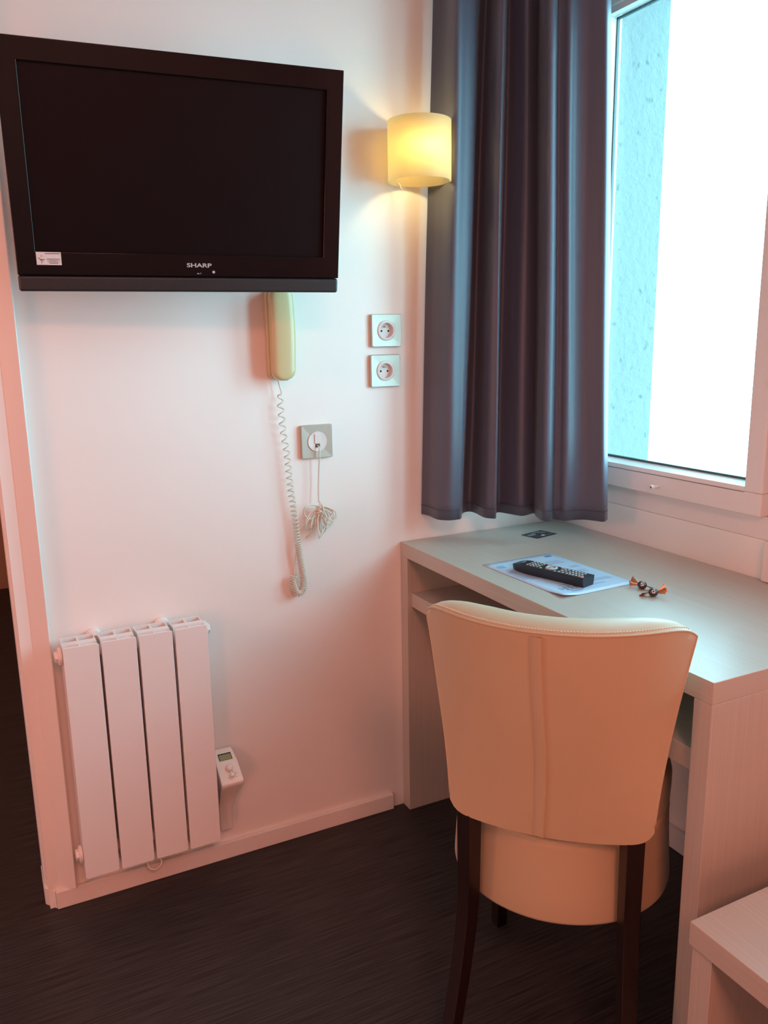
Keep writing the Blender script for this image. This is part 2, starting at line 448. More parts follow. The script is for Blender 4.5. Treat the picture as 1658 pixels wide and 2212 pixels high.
# ------------------------------------------------------------------ desk
DH, DD, DL, DT, DP = .766, .52, 1.032, .038, .036
dk = thing('desk', 'pale limed wood desk with a lower shelf, standing under the window', 'desk', (0, 0, 0))
bevel(obj('desktop', bx(-DD, -.0015, -DL, -.0015, DH-DT, DH), M_lamX, dk), .0012, 2)
bevel(obj('side_panel', bx(-DD, -.0135, -DP-.0015, -.0015, 0, DH-DT), M_lamZ, dk), .001, 2)
bevel(obj('side_panel', bx(-DD, -.0135, -DL, -DL+DP, 0, DH-DT), M_lamZ, dk), .001, 2)
bevel(obj('shelf', bx(-DD+.012, -.0135, -DL+DP, -DP-.0015, .594, .632), M_lamX, dk), .001, 2)

# ------------------------------------------------------------------ low bench
BH = .45; BX = -.634; BY = -1.117
lb = thing('luggage_bench', 'low pale wood bench at the lower right, beside the desk end', 'bench', (BX, BY, 0))
bevel(obj('bench_top', bx(0, .60, -.95, 0, BH-.038, BH), M_lamX, lb), .0012, 2)
bevel(obj('side_panel', bx(.004, .60, -.040, -.004, 0, BH-.038), M_lamZ, lb), .001, 2)
bevel(obj('side_panel', bx(.004, .60, -.946, -.910, 0, BH-.038), M_lamZ, lb), .001, 2)

# ------------------------------------------------------------------ chair
CA = math.radians(-45.6)
CK = .92                      # upholstery size relative to the drawing below
CZ = .1037                    # seat raised by this much on longer legs
ch = thing('tub_chair', 'cream leather tub chair with dark wooden legs drawn up to the desk', 'chair', (-.5564, -.7254, 0), CA)
def back_pt(u, v, off=0.0, vz=None):
    """outer surface of the backrest; u -1..1 across, v 0..1 up, off = inward offset"""
    Wd = .186+.050*v**1.45
    bc = .247+.064*v**1.1
    sag = .036+.080*v**1.2
    R = (Wd*Wd+sag*sag)/(2*sag)
    th = math.asin(min(1, Wd/R))
    a = u*th
    x = (R-off)*math.sin(a)
    y = -(bc-R+(R-off)*math.cos(a))
    zb = .405+.022*abs(u)**16
    zt = .815-.020*abs(u)**12
    z = zb+(zt-zb)*(v if vz is None else vz)
    return Vector((x, y, z))
T = .088
def back_ring(u, s):
    """closed section ring at u; s scales the thickness"""
    ring = []
    t = T*s
    nv = 26
    H = .405
    for k in range(nv+1):                       # outer face, bottom to top
        ring.append(back_pt(u, k/nv, .0))
    ro = .004; ri = min(.026, t*.6)
    top = []
    # top surface: small outer edge, broad crown, round inner edge
    for k in range(1, 12):
        f = k/12
        top.append((t*f, .014*math.sin(PI*min(1, f*.97))**.7 - (.024*max(0, (f-.60)/.40)**2.2)))
    for o_, dz in top:
        p = back_pt(u, 1.0, o_); p.z += dz*min(1, s+.2); ring.append(p)
    for k in range(nv+1):                       # inner face, top to bottom
        v = 1-k/nv
        dv = -.030 if k == 0 else (-.012 if k == 1 else 0)
        p = back_pt(u, v, t); p.z += dv*s
        if k == 1: p.z -= .004*s
        ring.append(p)
    return ring
bm = bmesh.new()
us = []
NU = 44
for i in range(NU+1):
    us.append(-1+2*i/NU)
rings = []
for u in us:
    e = max(0, (abs(u)-.45)/.55)
    s = max(.10, (1-.62*e**1.5)*math.sqrt(max(.0, 1-max(0, (abs(u)-.90)/.10)**2)))
    rings.append([bm.verts.new(p) for p in back_ring(u, s)])
for A, B in zip(rings, rings[1:]):
    n = len(A)
    for k in range(n):
        j = (k+1) % n
        bm.faces.new((A[k], A[j], B[j], B[k]))
bm.faces.new(rings[0]); bm.faces.new(rings[-1][::-1])
bk = obj('backrest', bm, M_leath, ch); autosmooth(bk, 50)
# piping along the sides and the top edge
def edge_curve():
    pts = []
    for k in range(1, 30): pts.append(back_pt(-1, k/30, .001))
    for i in range(0, 61): pts.append(back_pt(-1+2*i/60, 1, .001)+Vector((0, 0, .0015)))
    for k in range(29, 0, -1): pts.append(back_pt(1, k/30, .001))
    return pts
bm = bmesh.new(); tube(bm, edge_curve(), .0022, n=8); obj('piping', bm, M_leath, bk, smooth=True)
# row of stitches on the top surface just inside the piping
bm = bmesh.new()
N = 96
for i in range(N):
    u0 = -.96+1.92*i/N; u1 = u0+1.92/N*.62
    for (oa, ob) in ((.0062, .0078),):
        a = back_pt(u0, 1, oa)+Vector((0, 0, .0062)); c_ = back_pt(u1, 1, ob)+Vector((0, 0, .0062))
        tube(bm, [a, (a+c_)/2+Vector((0, 0, .0006)), c_], .0008, n=5)
obj('stitching', bm, M_thread, bk, smooth=True)
# vertical seam band down the middle of the back
bm = bmesh.new()
P = []
for k in range(41):
    v = .004+.985*k/40
    xr = -.002+.004*math.sin(v*5)
    row = []
    for f, o_ in ((0, 0.0003), (.05, -.0018), (.5, -.0022), (.85, -.0048), (1.0, -.0050), (1.03, .002)):
        xx = xr-.022+.022*f
        Wd = .186+.050*v**1.45; sag = .036+.080*v**1.2; R = (Wd*Wd+sag*sag)/(2*sag); th = math.asin(Wd/R)
        row.append(back_pt(math.asin(xx/R)/th, v, o_))
    P.append(row)
grid(bm, P)
obj('seam_band', bm, M_leath, bk, smooth=True)
bm = bmesh.new()
for k in range(66):
    v = .02+.96*k/66; v1 = v+.96/66*.55
    pr = []
    for vv in (v, v1):
        Wd = .186+.050*vv**1.45; sag = .036+.080*vv**1.2; R = (Wd*Wd+sag*sag)/(2*sag); th = math.asin(Wd/R)
        pr.append(back_pt(math.asin((-.0265+.004*math.sin(vv*5))/R)/th, vv, -.0004))
    tube(bm, pr, .0005, n=4)
obj('seam_stitching', bm, mat('tan_thread', (.62, .46, .30), .8), bk)
# seat: skirted drum below, cushion above
bm = bmesh.new()
lathe(bm, [(.19, .213), (.216, .209), (.2215, .2115), (.2222, .216), (.2195, .26), (.2165, .31), (.2145, .36), (.2138, .378), (.2120, .3796)], n=96, cap0=True, cap1=True)
sk = obj('seat_skirt', bm, M_leath, ch); autosmooth(sk, 60)
bm = bmesh.new()
lathe(bm, [(.2115, .3796), (.2136, .3815), (.2145, .39), (.216, .42), (.216, .440), (.212, .456), (.200, .466), (.17, .472), (.10, .476), (.03, .477)], n=96)
sc = obj('seat_cushion', bm, M_leath, ch); autosmooth(sc, 60)
bm = bmesh.new()
for k in range(190):
    t = 2*PI*k/190; t1 = t+2*PI/190*.55
    tube(bm, [(.2146*math.cos(t), .2146*math.sin(t), .3705), (.2146*math.cos(t1), .2146*math.sin(t1), .3705)], .0005, n=4)
obj('skirt_stitching', bm, bpy.data.materials['tan_thread'], sk)
def leg(x0, y0, z0, x1, y1, zk, rz, w=.034, wb=.027):
    bm = bmesh.new()
    N = 16; prev = None
    for k in range(N+1):
        z = z0+(-CZ/CK-z0)*k/N
        f = max(0, (zk-z)/(zk+CZ/CK))**1.5
        x = x0+(x1-x0)*f; y = y0+(y1-y0)*f
        ww = (w+(wb-w)*k/N)/2
        c_, s_ = math.cos(rz), math.sin(rz)
        ring = [bm.verts.new((x+a*ww*c_-b_2*ww*s_, y+a*ww*s_+b_2*ww*c_, z)) for a, b_2 in ((-1, -1), (1, -1), (1, 1), (-1, 1))]
        if prev:
            for i in range(4):
                j = (i+1) % 4
                bm.faces.new((prev[i], prev[j], ring[j], ring[i]))
        else: bm.faces.new(ring)
        prev = ring
    bm.faces.new(prev[::-1])
    o = obj('leg', bm, M_darkwood, ch)
    return bevel(o, .0015, 2)
leg(-.150, -.204, .407, -.176, -.305, .24, math.radians(-33))
leg(.150, -.204, .407, .164, -.305, .24, math.radians(33-6))
leg(-.150, .140, .212, -.155, .150, .2, math.radians(45))
leg(.150, .140, .212, .155, .150, .2, math.radians(45))
def bake(o):
    for c_ in o.children:
        if c_.type == 'MESH':
            c_.data.transform(Matrix.Translation((0, 0, CZ)) @ Matrix.Diagonal((CK, CK, CK, 1)))
        bake(c_)
bake(ch)

# ------------------------------------------------------------------ television
TW, TH = .6210, .4196
tv = thing('television', 'black flat television on a tilted wall bracket above the handset', 'television', (-1.3899, -.1574, 1.3879), 0, rot=(.1768, 0, -.0825))
# local frame: x right, z up, -y towards the viewer
L_, R_, T_, B_ = .0342, .0342, .0371, .0721
bm = bmesh.new()
bz = .030
box(bm, 0, TW, 0, .012, bz, B_); box(bm, 0, TW, 0, .012, TH-T_, TH)
box(bm, 0, L_, 0, .012, B_, TH-T_); box(bm, TW-R_, TW, 0, .012, B_, TH-T_)
# remove inner seams by building a ring instead
bm.free(); bm = bmesh.new()
def ring_frame(bm, outer, inner, y0, y1):
    (a0, c0, a1, c1), (b0, d0, b1, d1) = outer, inner
    O = [[bm.verts.new((x, y, z)) for x, z in ((a0, c0), (a1, c0), (a1, c1), (a0, c1))] for y in (y0, y1)]
    I = [[bm.verts.new((x, y, z)) for x, z in ((b0, d0), (b1, d0), (b1, d1), (b0, d1))] for y in (y0, y1)]
    for i in range(4):
        j = (i+1) % 4
        bm.faces.new((O[0][i], O[0][j], I[0][j], I[0][i]))
        bm.faces.new((O[1][i], I[1][i], I[1][j], O[1][j]))
        bm.faces.new((O[0][i], O[1][i], O[1][j], O[0][j]))
        bm.faces.new((I[0][i], I[0][j], I[1][j], I[1][i]))
ring_frame(bm, (0, bz, TW, TH), (L_, B_, TW-R_, TH-T_), 0, .022)
fr_ = bevel(obj('bezel', bm, M_tvgloss, tv), .0016, 3)
bevel(obj('screen', bx(L_-.001, TW-R_+.001, .007, .012, B_-.001, TH-T_+.001), M_screen, tv), .0003, 1)
bm = bmesh.new(); box(bm, .0, TW, .0015, .030, 0, bz-.001)
bevel(obj('speaker_strip', bm, M_tvmatte, tv), .005, 4)
bevel(obj('casing', bx(.004, TW-.004, .0225, .058, .004, TH-.004), M_tvmatte, tv), .008, 3)
bm = bmesh.new(); box(bm, .22, .40, .058, .075, .12, .30)
mt_ = bevel(obj('wall_bracket', bm, M_tvmatte, tv), .002, 2)
bm = bmesh.new()
sl = math.tan(.1768)
box(bm, .29, .33, .075, .085, .18, .24)
cyl(bm, (.31, .080, .21), (.316, .232, .21+.15*sl), .014, n=16)
obj('bracket_arm', bm, M_tvmatte, mt_)
RX = Matrix.Rotation(PI/2, 4, 'X')
def put_text(s, width, x, y, z, m, parent, name, height=None, bold=0.0):
    bm = text_bm(s, width, height, .0003, bold)
    bmesh.ops.transform(bm, matrix=Matrix.Translation((x, y, z)) @ RX, verts=bm.verts)
    return obj(name, bm, m, parent)
put_text('SHARP', .0485, .331, -.0004, .052, M_grey, fr_, 'brand_lettering', height=.0080, bold=.025)
bm = bmesh.new(); lathe(bm, [(.0028, -.0006), (.0028, 0)], n=20, axis='Y', c=(.359, 0, .0395)); obj('sensor', bm, M_grey, fr_)
bm = bmesh.new()
box(bm, .326, .331, -.0003, 0, .0355, .0365); box(bm, .3275, .3290, -.0003, 0, .0365, .0375)
box(bm, .333, .334, -.0003, 0, .0355, .0380)
obj('indicator_mark', bm, M_grey, fr_)
# sticker in the lower left corner of the bezel
stk = obj('sticker', bx(.0345, .0775, -.0004, 0, .0485, .0715), M_sticker, fr_)
bm = bmesh.new()
ys = (-.00075, -.0004)
def sb(x0, x1, z0, z1): box(bm, x0, x1, ys[0], ys[1], z0, z1)
sb(.0500, .0755, .0683, .0694)
sb(.0525, .0755, .0590, .0597); sb(.0525, .0755, .0572, .0578); sb(.0570, .0715, .0556, .0562); sb(.0540, .0745, .0537, .0543); sb(.0565, .0715, .0512, .0522)
tube(bm, [(.0445, -.0006, .0660), (.0433, -.0006, .0648), (.0433, -.0006, .0638), (.0445, -.0006, .0630)], .0003, n=4)
tube(bm, [(.0385, -.0006, .0612), (.0410, -.0006, .0588), (.0440, -.0006, .0582), (.0490, -.0006, .0584)], .0005, n=4)
tube(bm, [(.0436, -.0006, .0582), (.0438, -.0006, .0515)], .0004, n=4)
tube(bm, [(.0410, -.0006, .0585), (.0430, -.0006, .0560)], .0004, n=4)
tube(bm, [(.0460, -.0006, .0570), (.0472, -.0006, .0562)], .0005, n=4)
obj('sticker_print', bm, M_print, stk)

# ------------------------------------------------------------------ wall lamp
wl = thing('wall_lamp', 'lit opal glass cylinder wall lamp beside the curtain', 'lamp', (-.500, -.083, 1.714))
bm = bmesh.new()
lathe(bm, [(.0732, -.066), (.0738, -.0655), (.0738, .0655), (.0732, .066), (.0705, .066), (.0700, .0655), (.0700, -.0655), (.0705, -.066)], n=72, cap0=False, cap1=False)
# close ring
bmesh.ops.remove_doubles(bm, verts=bm.verts, dist=1e-6)
be = [e for e in bm.edges if e.is_boundary]; bmesh.ops.bridge_loops(bm, edges=be)
s_ = obj('lamp_shade', bm, M_opal, wl); autosmooth(s_, 60)
bm = bmesh.new(); lathe(bm, [(.030, .0826), (.030, .0745), (.027, .0742)], n=40, axis='Y'); obj('wall_plate', bm, M_steel, wl)
bm = bmesh.new(); cyl(bm, (-.008, .072, .036), (-.008, -.036, .036), .006, n=12); cyl(bm, (-.008, -.036, .016), (-.008, -.036, .044), .011, n=20); obj('lamp_holder', bm, M_whitep, wl)
bm = bmesh.new(); bmesh.ops.create_uvsphere(bm, u_segments=24, v_segments=14, radius=.018)
bmesh.ops.translate(bm, vec=(-.008, -.036, .000), verts=bm.verts)
obj('bulb', bm, M_bulb, wl, smooth=True)
bm = bmesh.new(); tube(bm, [(-.026, .0695, -.056), (-.026, .050, -.066), (-.0255, .044, -.076), (-.022, .042, -.080)], .0010, n=6)
obj('pull_switch', bm, M_cord, wl)

# ------------------------------------------------------------------ sockets
def rounded_plate(bm, w, h, r, y0, y1, hole=None, seg=8, dome=0.0):
    pts = []
    for cx, cz, a0 in ((w/2-r, h/2-r, 0), (-w/2+r, h/2-r, 90), (-w/2+r, -h/2+r, 180), (w/2-r, -h/2+r, 270)):
        for k in range(seg+1):
            a = math.radians(a0+90*k/seg); pts.append((cx+r*math.cos(a), cz+r*math.sin(a)))
    F = [bm.verts.new((x*.965, y1, z*.965)) for x, z in pts]
    G = [bm.verts.new((x, y1+.0022, z)) for x, z in pts]
    Bk = [bm.verts.new((x, y0, z)) for x, z in pts]
    n = len(pts)
    for i in range(n):
        j = (i+1) % n
        bm.faces.new((F[i], F[j], G[j], G[i])); bm.faces.new((G[i], G[j], Bk[j], Bk[i]))
    if hole:
        Hh = []
        for x, z in pts:
            a = math.atan2(z, x); Hh.append(bm.verts.new((hole*math.cos(a), y1+.0012, hole*math.sin(a))))
        for i in range(n):
            j = (i+1) % n
            bm.faces.new((F[j], F[i], Hh[i], Hh[j]))
    else: bm.faces.new(F)
def socket(loc, label):
    t = thing('power_socket', label, 'socket', loc, group='power sockets stacked beside the curtain')
    bm = bmesh.new(); rounded_plate(bm, .081, .079, .003, 0, -.011, hole=.0247)
    p = obj('cover_plate', bm, M_cham, t); autosmooth(p, 40)
    bm = bmesh.new()
    lathe(bm, [(.0246, -.006), (.0246, -.0118), (.0236, -.0126), (.0190, -.0126), (.0182, -.0118), (.0178, -.0012)], n=56, axis='Y', cap0=False, cap1=True)
    r_ = obj('socket_well', bm, M_sock, t); autosmooth(r_, 40)
    for sx in (-.0095, .0095):
        bm = bmesh.new(); lathe(bm, [(.0026, -.0010), (.0026, -.0015)], n=18, axis='Y', c=(sx, 0, -.001)); obj('hole', bm, M_black, t)
    bm = bmesh.new(); lathe(bm, [(.0024, 0), (.0024, -.0095), (.0012, -.0115)], n=16, axis='Y', c=(0, 0, .0095)); obj('earth_pin', bm, M_steel, t, smooth=True)
    return t
socket((-.5560, 0, 1.3100), 'silver framed power socket on the wall, upper of the pair')
socket((-.5600, 0, 1.2120), 'silver framed power socket on the wall, lower of the pair')
t = thing('telephone_socket', 'silver framed telephone socket with a cream lead plugged in', 'socket', (-.7500, 0, 1.0485))
bm = bmesh.new(); rounded_plate(bm, .081, .081, .003, 0, -.011, hole=.0247); p = obj('cover_plate', bm, M_cham, t); autosmooth(p, 40)
bm = bmesh.new(); lathe(bm, [(.0246, -.006), (.0246, -.0118), (.0236, -.0126), (.0215, -.0122), (.001, -.0122)], n=56, axis='Y', cap0=False); d_ = obj('insert', bm, M_sock, t); autosmooth(d_, 40)
bevel(obj('shutter', bx(-.0075, .0075, -.0142, -.0122, -.005, .019), M_sock, t), .0012, 3)
obj('jack_opening', bx(-.0060, .0060, -.0128, -.0122, -.014, -.0055), mat('jack_recess', (.10, .07, .05), .6), t)

# ------------------------------------------------------------------ telephone handset
hs = thing('telephone_handset', 'aged cream telephone handset hanging on the wall below the television', 'telephone', (-.840, 0, 1.303))
def slab(bm, prof, y0, y1, nz=36, nx=20, e=3.2):
    """superelliptic body; prof(z01) -> (xl, xr, front depth factor)"""
    rings = []
    for k in range(nz+1):
        z01 = k/nz
        xl, xr, fz = prof(z01)
        ring = []
        for i in range(nx):
            a = 2*PI*i/nx
            c_, s2 = math.cos(a), math.sin(a)
            sx = math.copysign(abs(c_)**(2/e), c_); syv = math.copysign(abs(s2)**(2/e), s2)
            ymid = (y0+y1)/2
            hy = (y1-y0)/2
            yy = ymid+hy*syv*(fz if syv > 0 else 1.0)
            ring.append(bm.verts.new(((xl+xr)/2+(xr-xl)/2*sx, yy, -.103+.210*z01)))
        rings.append(ring)
    for A, B in zip(rings, rings[1:]):
        for i in range(nx):
            j = (i+1) % nx
            bm.faces.new((A[i], A[j], B[j], B[i]))
    bm.faces.new(rings[0][::-1]); bm.faces.new(rings[-1])
def hp(z):
    r0 = min(1, z/.12); r1 = min(1, (1-z)/.12)
    e = math.sqrt(max(0.08, 1-(1-r0)**2.8))*math.sqrt(max(.02, 1-(1-r1)**2.4))
    bul = .004*math.sin(PI*z)
    return (-.0265*e, (.0290+bul)*e, .72+.28*e*(0.55+.45*math.sin(PI*(.1+.8*z))))
bm = bmesh.new(); slab(bm, hp, -.018, -.052, e=3.4, nx=40)
hb = obj('handset', bm, M_creamp, hs, smooth=True)
def cpz(z):
    r0 = min(1, z/.10); r1 = min(1, (1-z)/.10)
    e = math.sqrt(max(0.03, 1-(1-r0)**2.4))*math.sqrt(max(.03, 1-(1-r1)**2.4))
    return (-.0275*e, .0245*e, 1)
bm = bmesh.new(); slab(bm, cpz, -.0002, -.0185, e=6, nx=40)
obj('wall_cradle', bm, M_creamp2, hs, smooth=True)

# coiled cord: straight lead, open coil stretching to a tight coil and a hook at the bottom
CC = [(-.846,1.2005),(-.8415,1.1825),(-.8385,1.169),(-.8425,1.148),(-.837,1.0718),(-.831,1.0217),(-.8253,.9372),(-.8201,.8912),(-.8146,.8213),(-.8113,.7859),(-.8076,.756),(-.8035,.7257),(-.8015,.6991),(-.8055,.6808),(-.8146,.6748),(-.8228,.6811),(-.8283,.6963),(-.8301,.7108),(-.8255,.7217)]
path = catmull([(x, -.017, z) for x, z in CC], 30)
bm = bmesh.new()
pts = []; ph = 0.0; L0 = 0
nskip = 62
total = 0
for i, p in enumerate(path):
    p = Vector(p)
    if i: total += (p-Vector(path[i-1])).length
helix = []
acc = 0
for i in range(len(path)-1):
    a = Vector(path[i]); c_ = Vector(path[i+1]); seg = (c_-a).length
    t = (c_-a).normalized(); n1 = Vector((0, -1, 0)); n2 = t.cross(n1).normalized()
    frac = i/len(path)
    if i < nskip:
        helix.append(a); continue
    z = a.z
    if i > len(path)*.60 and z < .80 or z < .80: pitch_ = .0042
    else: pitch_ = .0042+(.0215-.0042)*min(1, max(0, (z-.79)/.30))**.75
    ramp = min(1, (i-nskip)/14)
    R_h = .0072*ramp
    sub = max(1, int(seg/pitch_*12)+1)
    for k in range(sub):
        q = a.lerp(c_, k/sub)
        helix.append(q+R_h*(math.cos(ph)*n1+math.sin(ph)*n2))
        ph += 2*PI*seg/pitch_/sub
tube(bm, helix, .0016, n=6)
# thin straight end running back up to the bundle
tube(bm, catmull([(-.8255, -.017, .7217), (-.8225, -.012, .745), (-.8165, -.010, .775), (-.808, -.009, .81), (-.795, -.010, .84), (-.777, -.014, .868)], 8), .0011, n=6)
cc = obj('coiled_cord', bm, M_cord, None, smooth=True)
tag(cc, 'cream coiled telephone cord dangling from the handset to a loop', 'cord')
# telephone lead tied in a bundle
bm = bmesh.new()
tube(bm, catmull([(-.750, -.0122, 1.0385), (-.7495, -.020, 1.034), (-.7490, -.021, 1.020), (-.7515, -.018, .97), (-.7535, -.018, .93), (-.7545, -.020, .900)], 8), .0019, n=8)
rnd = random.Random(5)
K = Vector((-.756, -.024, .888))
loops = [(-.040, -.012, .036, 1), (-.030, -.045, .030, .8), (-.018, -.055, .020, 1), (-.006, -.075, .012, 1), (.004, -.078, .012, 1), (.012, -.068, .020, 1),
         (.026, -.050, .030, 1), (.034, -.040, .030, 1), (.038, -.030, .026, 1), (.030, -.022, .024, 1), (-.034, -.050, .02, .9), (.020, -.040, .020, 1), (.0, -.060, .026, 1)]
for (dx, dz, wd, s2) in loops:
    yo = rnd.uniform(-.012, .010)
    d = Vector((dx, yo, dz)); n_ = Vector((-dz, 0, dx)).normalized()
    pts = [K, K+d*.35+n_*wd*.42, K+d*.8+n_*wd*.50, K+d*1.0, K+d*.85-n_*wd*.45+Vector((0, -.006, 0)), K+d*.4-n_*wd*.35, K+Vector((rnd.uniform(-.004, .004), -.003, 0))]
    tube(bm, catmull([tuple(p) for p in pts], 7), .0017, n=6)
# wrapped collar tying the bundle
for k in range(3):
    zc = .884-.004*k
    ring = [(-.7555+.0085*math.cos(a), -.024+.008*math.sin(a), zc+.004*math.sin(a+k)) for a in [2*PI*i/20 for i in range(20)]]
    tube(bm, ring, .0018, n=6, closed=True)
tube(bm, catmull([(-.762, -.030, .880), (-.757, -.034, .892), (-.7545, -.028, .902), (-.751, -.032, .893), (-.747, -.034, .876), (-.742, -.036, .862)], 6), .0022, n=6)
tube(bm, catmull([(-.790, -.012, .812), (-.772, -.022, .835), (-.760, -.030, .870)], 6), .0016, n=6)
tb = obj('telephone_lead', bm, M_cord, None, smooth=True)
tag(tb, 'cream telephone lead hanging from its socket, wound in a tied bundle', 'cable')

# ------------------------------------------------------------------ radiator
rd = thing('radiator', 'white four panel electric radiator on the wall at lower left', 'radiator', (-1.3780, 0, .118))
EH = .548
for k in range(4):
    x0 = k*.0783; x1 = x0+.0728
    bm = bmesh.new()
    # front plate with rounded corners
    r = .005
    pts = []
    for cx, cz, a0 in ((x1-r, EH-r, 0), (x0+r, EH-r, 90), (x0+r, r, 180), (x1-r, r, 270)):
        for q in range(5):
            a = math.radians(a0+90*q/4); pts.append((cx+r*math.cos(a), cz+r*math.sin(a)))
    F = [bm.verts.new((x, -.1045, z)) for x, z in pts]; Bq = [bm.verts.new((x, -.1005, z)) for x, z in pts]
    n = len(pts)
    for i in range(n):
        j = (i+1) % n
        bm.faces.new((F[i], F[j], Bq[j], Bq[i]))
    bm.faces.new(F); bm.faces.new(Bq[::-1])
    e = obj('heating_panel', bm, M_rad, rd); bevel(e, .0012, 2)
    bm = bmesh.new()
    zt = EH-.003
    xm = x0+.0364
    box(bm, x0+.001, x1-.001, -.030, -.027, .004, zt)       # back plate
    box(bm, x0+.0015, x1-.0015, -.080, -.062, .004, zt+.001)    # middle plate (wide)
    box(bm, xm-.002, xm+.002, -.1005, -.080, .004, zt-.002)  # front web
    box(bm, xm-.002, xm+.002, -.062, -.030, .004, zt-.002)
    box(bm, xm+.010, x1-.010, -.1004, -.080, .004, zt-.008)  # water way block
    box(bm, x0+.001, x0+.003, -.030, -.083, .004, zt-.001)
    box(bm, x1-.003, x1-.001, -.030, -.083, .004, zt-.001)
    obj('fins', bm, M_rad, e)
def plug(loc, sgn):
    bm = bmesh.new()
    lathe(bm, [(.020, 0), (.020, sgn*.006), (.0175, sgn*.008)], n=28, axis='X', c=loc)
    lathe(bm, [(.013, sgn*.006), (.013, sgn*.013), (.0105, sgn*.015)], n=6, axis='X', c=loc)
    bevel(obj('end_plug', bm, M_rad, rd), .0008, 2)
plug((.0005, -.062, .517), -1); plug((.0005, -.062, .040), -1); plug((.3080, -.062, .523), 1)
for x in (.079, .229):
    bm = bmesh.new()
    lathe(bm, [(.017, -.0002), (.017, -.009), (.015, -.011), (.007, -.012), (.007, -.027)], n=28, axis='Y', c=(x-.004, 0, .532))
    b_o = obj('wall_fixing', bm, M_rad, rd); autosmooth(b_o, 40)
for z in (.040, .517):
    bm = bmesh.new(); cyl(bm, (.002, -.062, z), (.306, -.062, z), .013, n=16)
    obj('manifold_tube', bm, M_rad, rd, smooth=True)
# thermostat box on the right end
tx = .3220
bm = bmesh.new()
def sec(z, y1, xa, xb): return [bm.verts.new(p) for p in ((xa, -.012, z), (xb, -.012, z), (xb, y1, z), (xa, y1, z))]
S = [sec(-.012, -.050, tx, tx+.030), sec(.05, -.052, tx-.001, tx+.032), sec(.105, -.078, tx-.002, tx+.044), sec(.128, -.097, tx-.003, tx+.052), sec(.140, -.0985, tx-.003, tx+.052), sec(.171, -.060, tx-.003, tx+.050), sec(.190, -.022, tx-.002, tx+.046)]
for A, B in zip(S, S[1:]):
    for i in range(4):
        j = (i+1) % 4
        bm.faces.new((A[i], A[j], B[j], B[i]))
bm.faces.new(S[0][::-1]); bm.faces.new(S[-1])
th = obj('control_box', bm, M_whitep, rd); bevel(th, .003, 3)
# sloping face between (z .150, y -.0985) and (z .222, y -.020)
fa = Vector((tx-.003, -.0985, .150)); fb = Vector((tx-.002, -.020, .222))
fdir = (fb-fa).normalized(); fx = Vector((1, 0, 0)); fn = fx.cross(fdir).normalized()
if fn.y > 0: fn = -fn
def face_m(u, v, h=0.0):
    base = Vector((tx-.003, -.0985, .150)) + fdir*v + Vector((u, 0, 0))
    # face is slightly convex: follow the two planes
    a = Vector((0, -.0985, .140)); m_ = Vector((0, -.060, .171)); c_ = Vector((0, -.022, .190))
    l1 = (m_-a).length
    if v < l1: p = a+(m_-a)*(v/l1); d = (m_-a).normalized()
    else: p = m_+(c_-m_).normalized()*(v-l1); d = (c_-m_).normalized()
    n2 = Vector((1, 0, 0)).cross(d).normalized()
    if n2.z < 0: n2 = -n2
    X = Vector((1, 0, 0)); Y = d; Z = X.cross(Y)
    pp = Vector((tx-.003+u, p.y, p.z))+Z*h
    return Matrix(((X.x, Y.x, Z.x, pp.x), (X.y, Y.y, Z.y, pp.y), (X.z, Y.z, Z.z, pp.z), (0, 0, 0, 1)))
bm = bx(-.016, .016, -.010, .010, 0, .0006, mat=face_m(.0265, .070, .0003)); obj('display_frame', bm, M_black, th)
bm = bx(-.0145, .0145, -.0095, .0065, .0006, .0010, mat=face_m(.0265, .070, .0003)); obj('display', bm, M_lcd, th)
for (u, v, r, nm) in ((.0275, .037, .0085, 'knob'), (.0305, .018, .0065, 'knob')):
    bm = bmesh.new(); lathe(bm, [(r, 0), (r, .006), (r*.8, .009), (r*.3, .0105)], n=28)
    bmesh.ops.transform(bm, matrix=face_m(u, v, 0), verts=bm.verts); obj(nm, bm, M_whitep, th, smooth=True)
bm = bmesh.new()
for a in (-150, -110, -30, 20, 70, 120):
    c_, s2 = math.cos(math.radians(a)), math.sin(math.radians(a))
    box(bm, .0105*c_-.0008, .0105*c_+.0008, .0105*s2-.0008, .0105*s2+.0008, 0, .0003, mat=face_m(.0305, .018, .0002))
obj('dial_marks', bm, M_print, th)
# supply cable looping under the radiator
bm = bmesh.new()
tube(bm, catmull([(.330, -.030, -.010), (.29, -.028, .0), (.24, -.026, -.012), (.180, -.028, -.022), (.176, -.040, -.055), (.160, -.046, -.064), (.145, -.040, -.054), (.150, -.028, -.025), (.135, -.02, -.022), (.11, -.012, -.030), (.10, -.002, -.028)], 8), .0032, n=8)
obj('supply_cable', bm, M_whitep, rd, smooth=True)

# ------------------------------------------------------------------ things on the desk
def flat(bm, cx, cyy, w, h, z0, z1, rot=0):
    m_ = Matrix.Translation((cx, cyy, 0)) @ Matrix.Rotation(rot, 4, 'Z')
    box(bm, -w/2, w/2, -h/2, h/2, z0, z1, mat=m_)
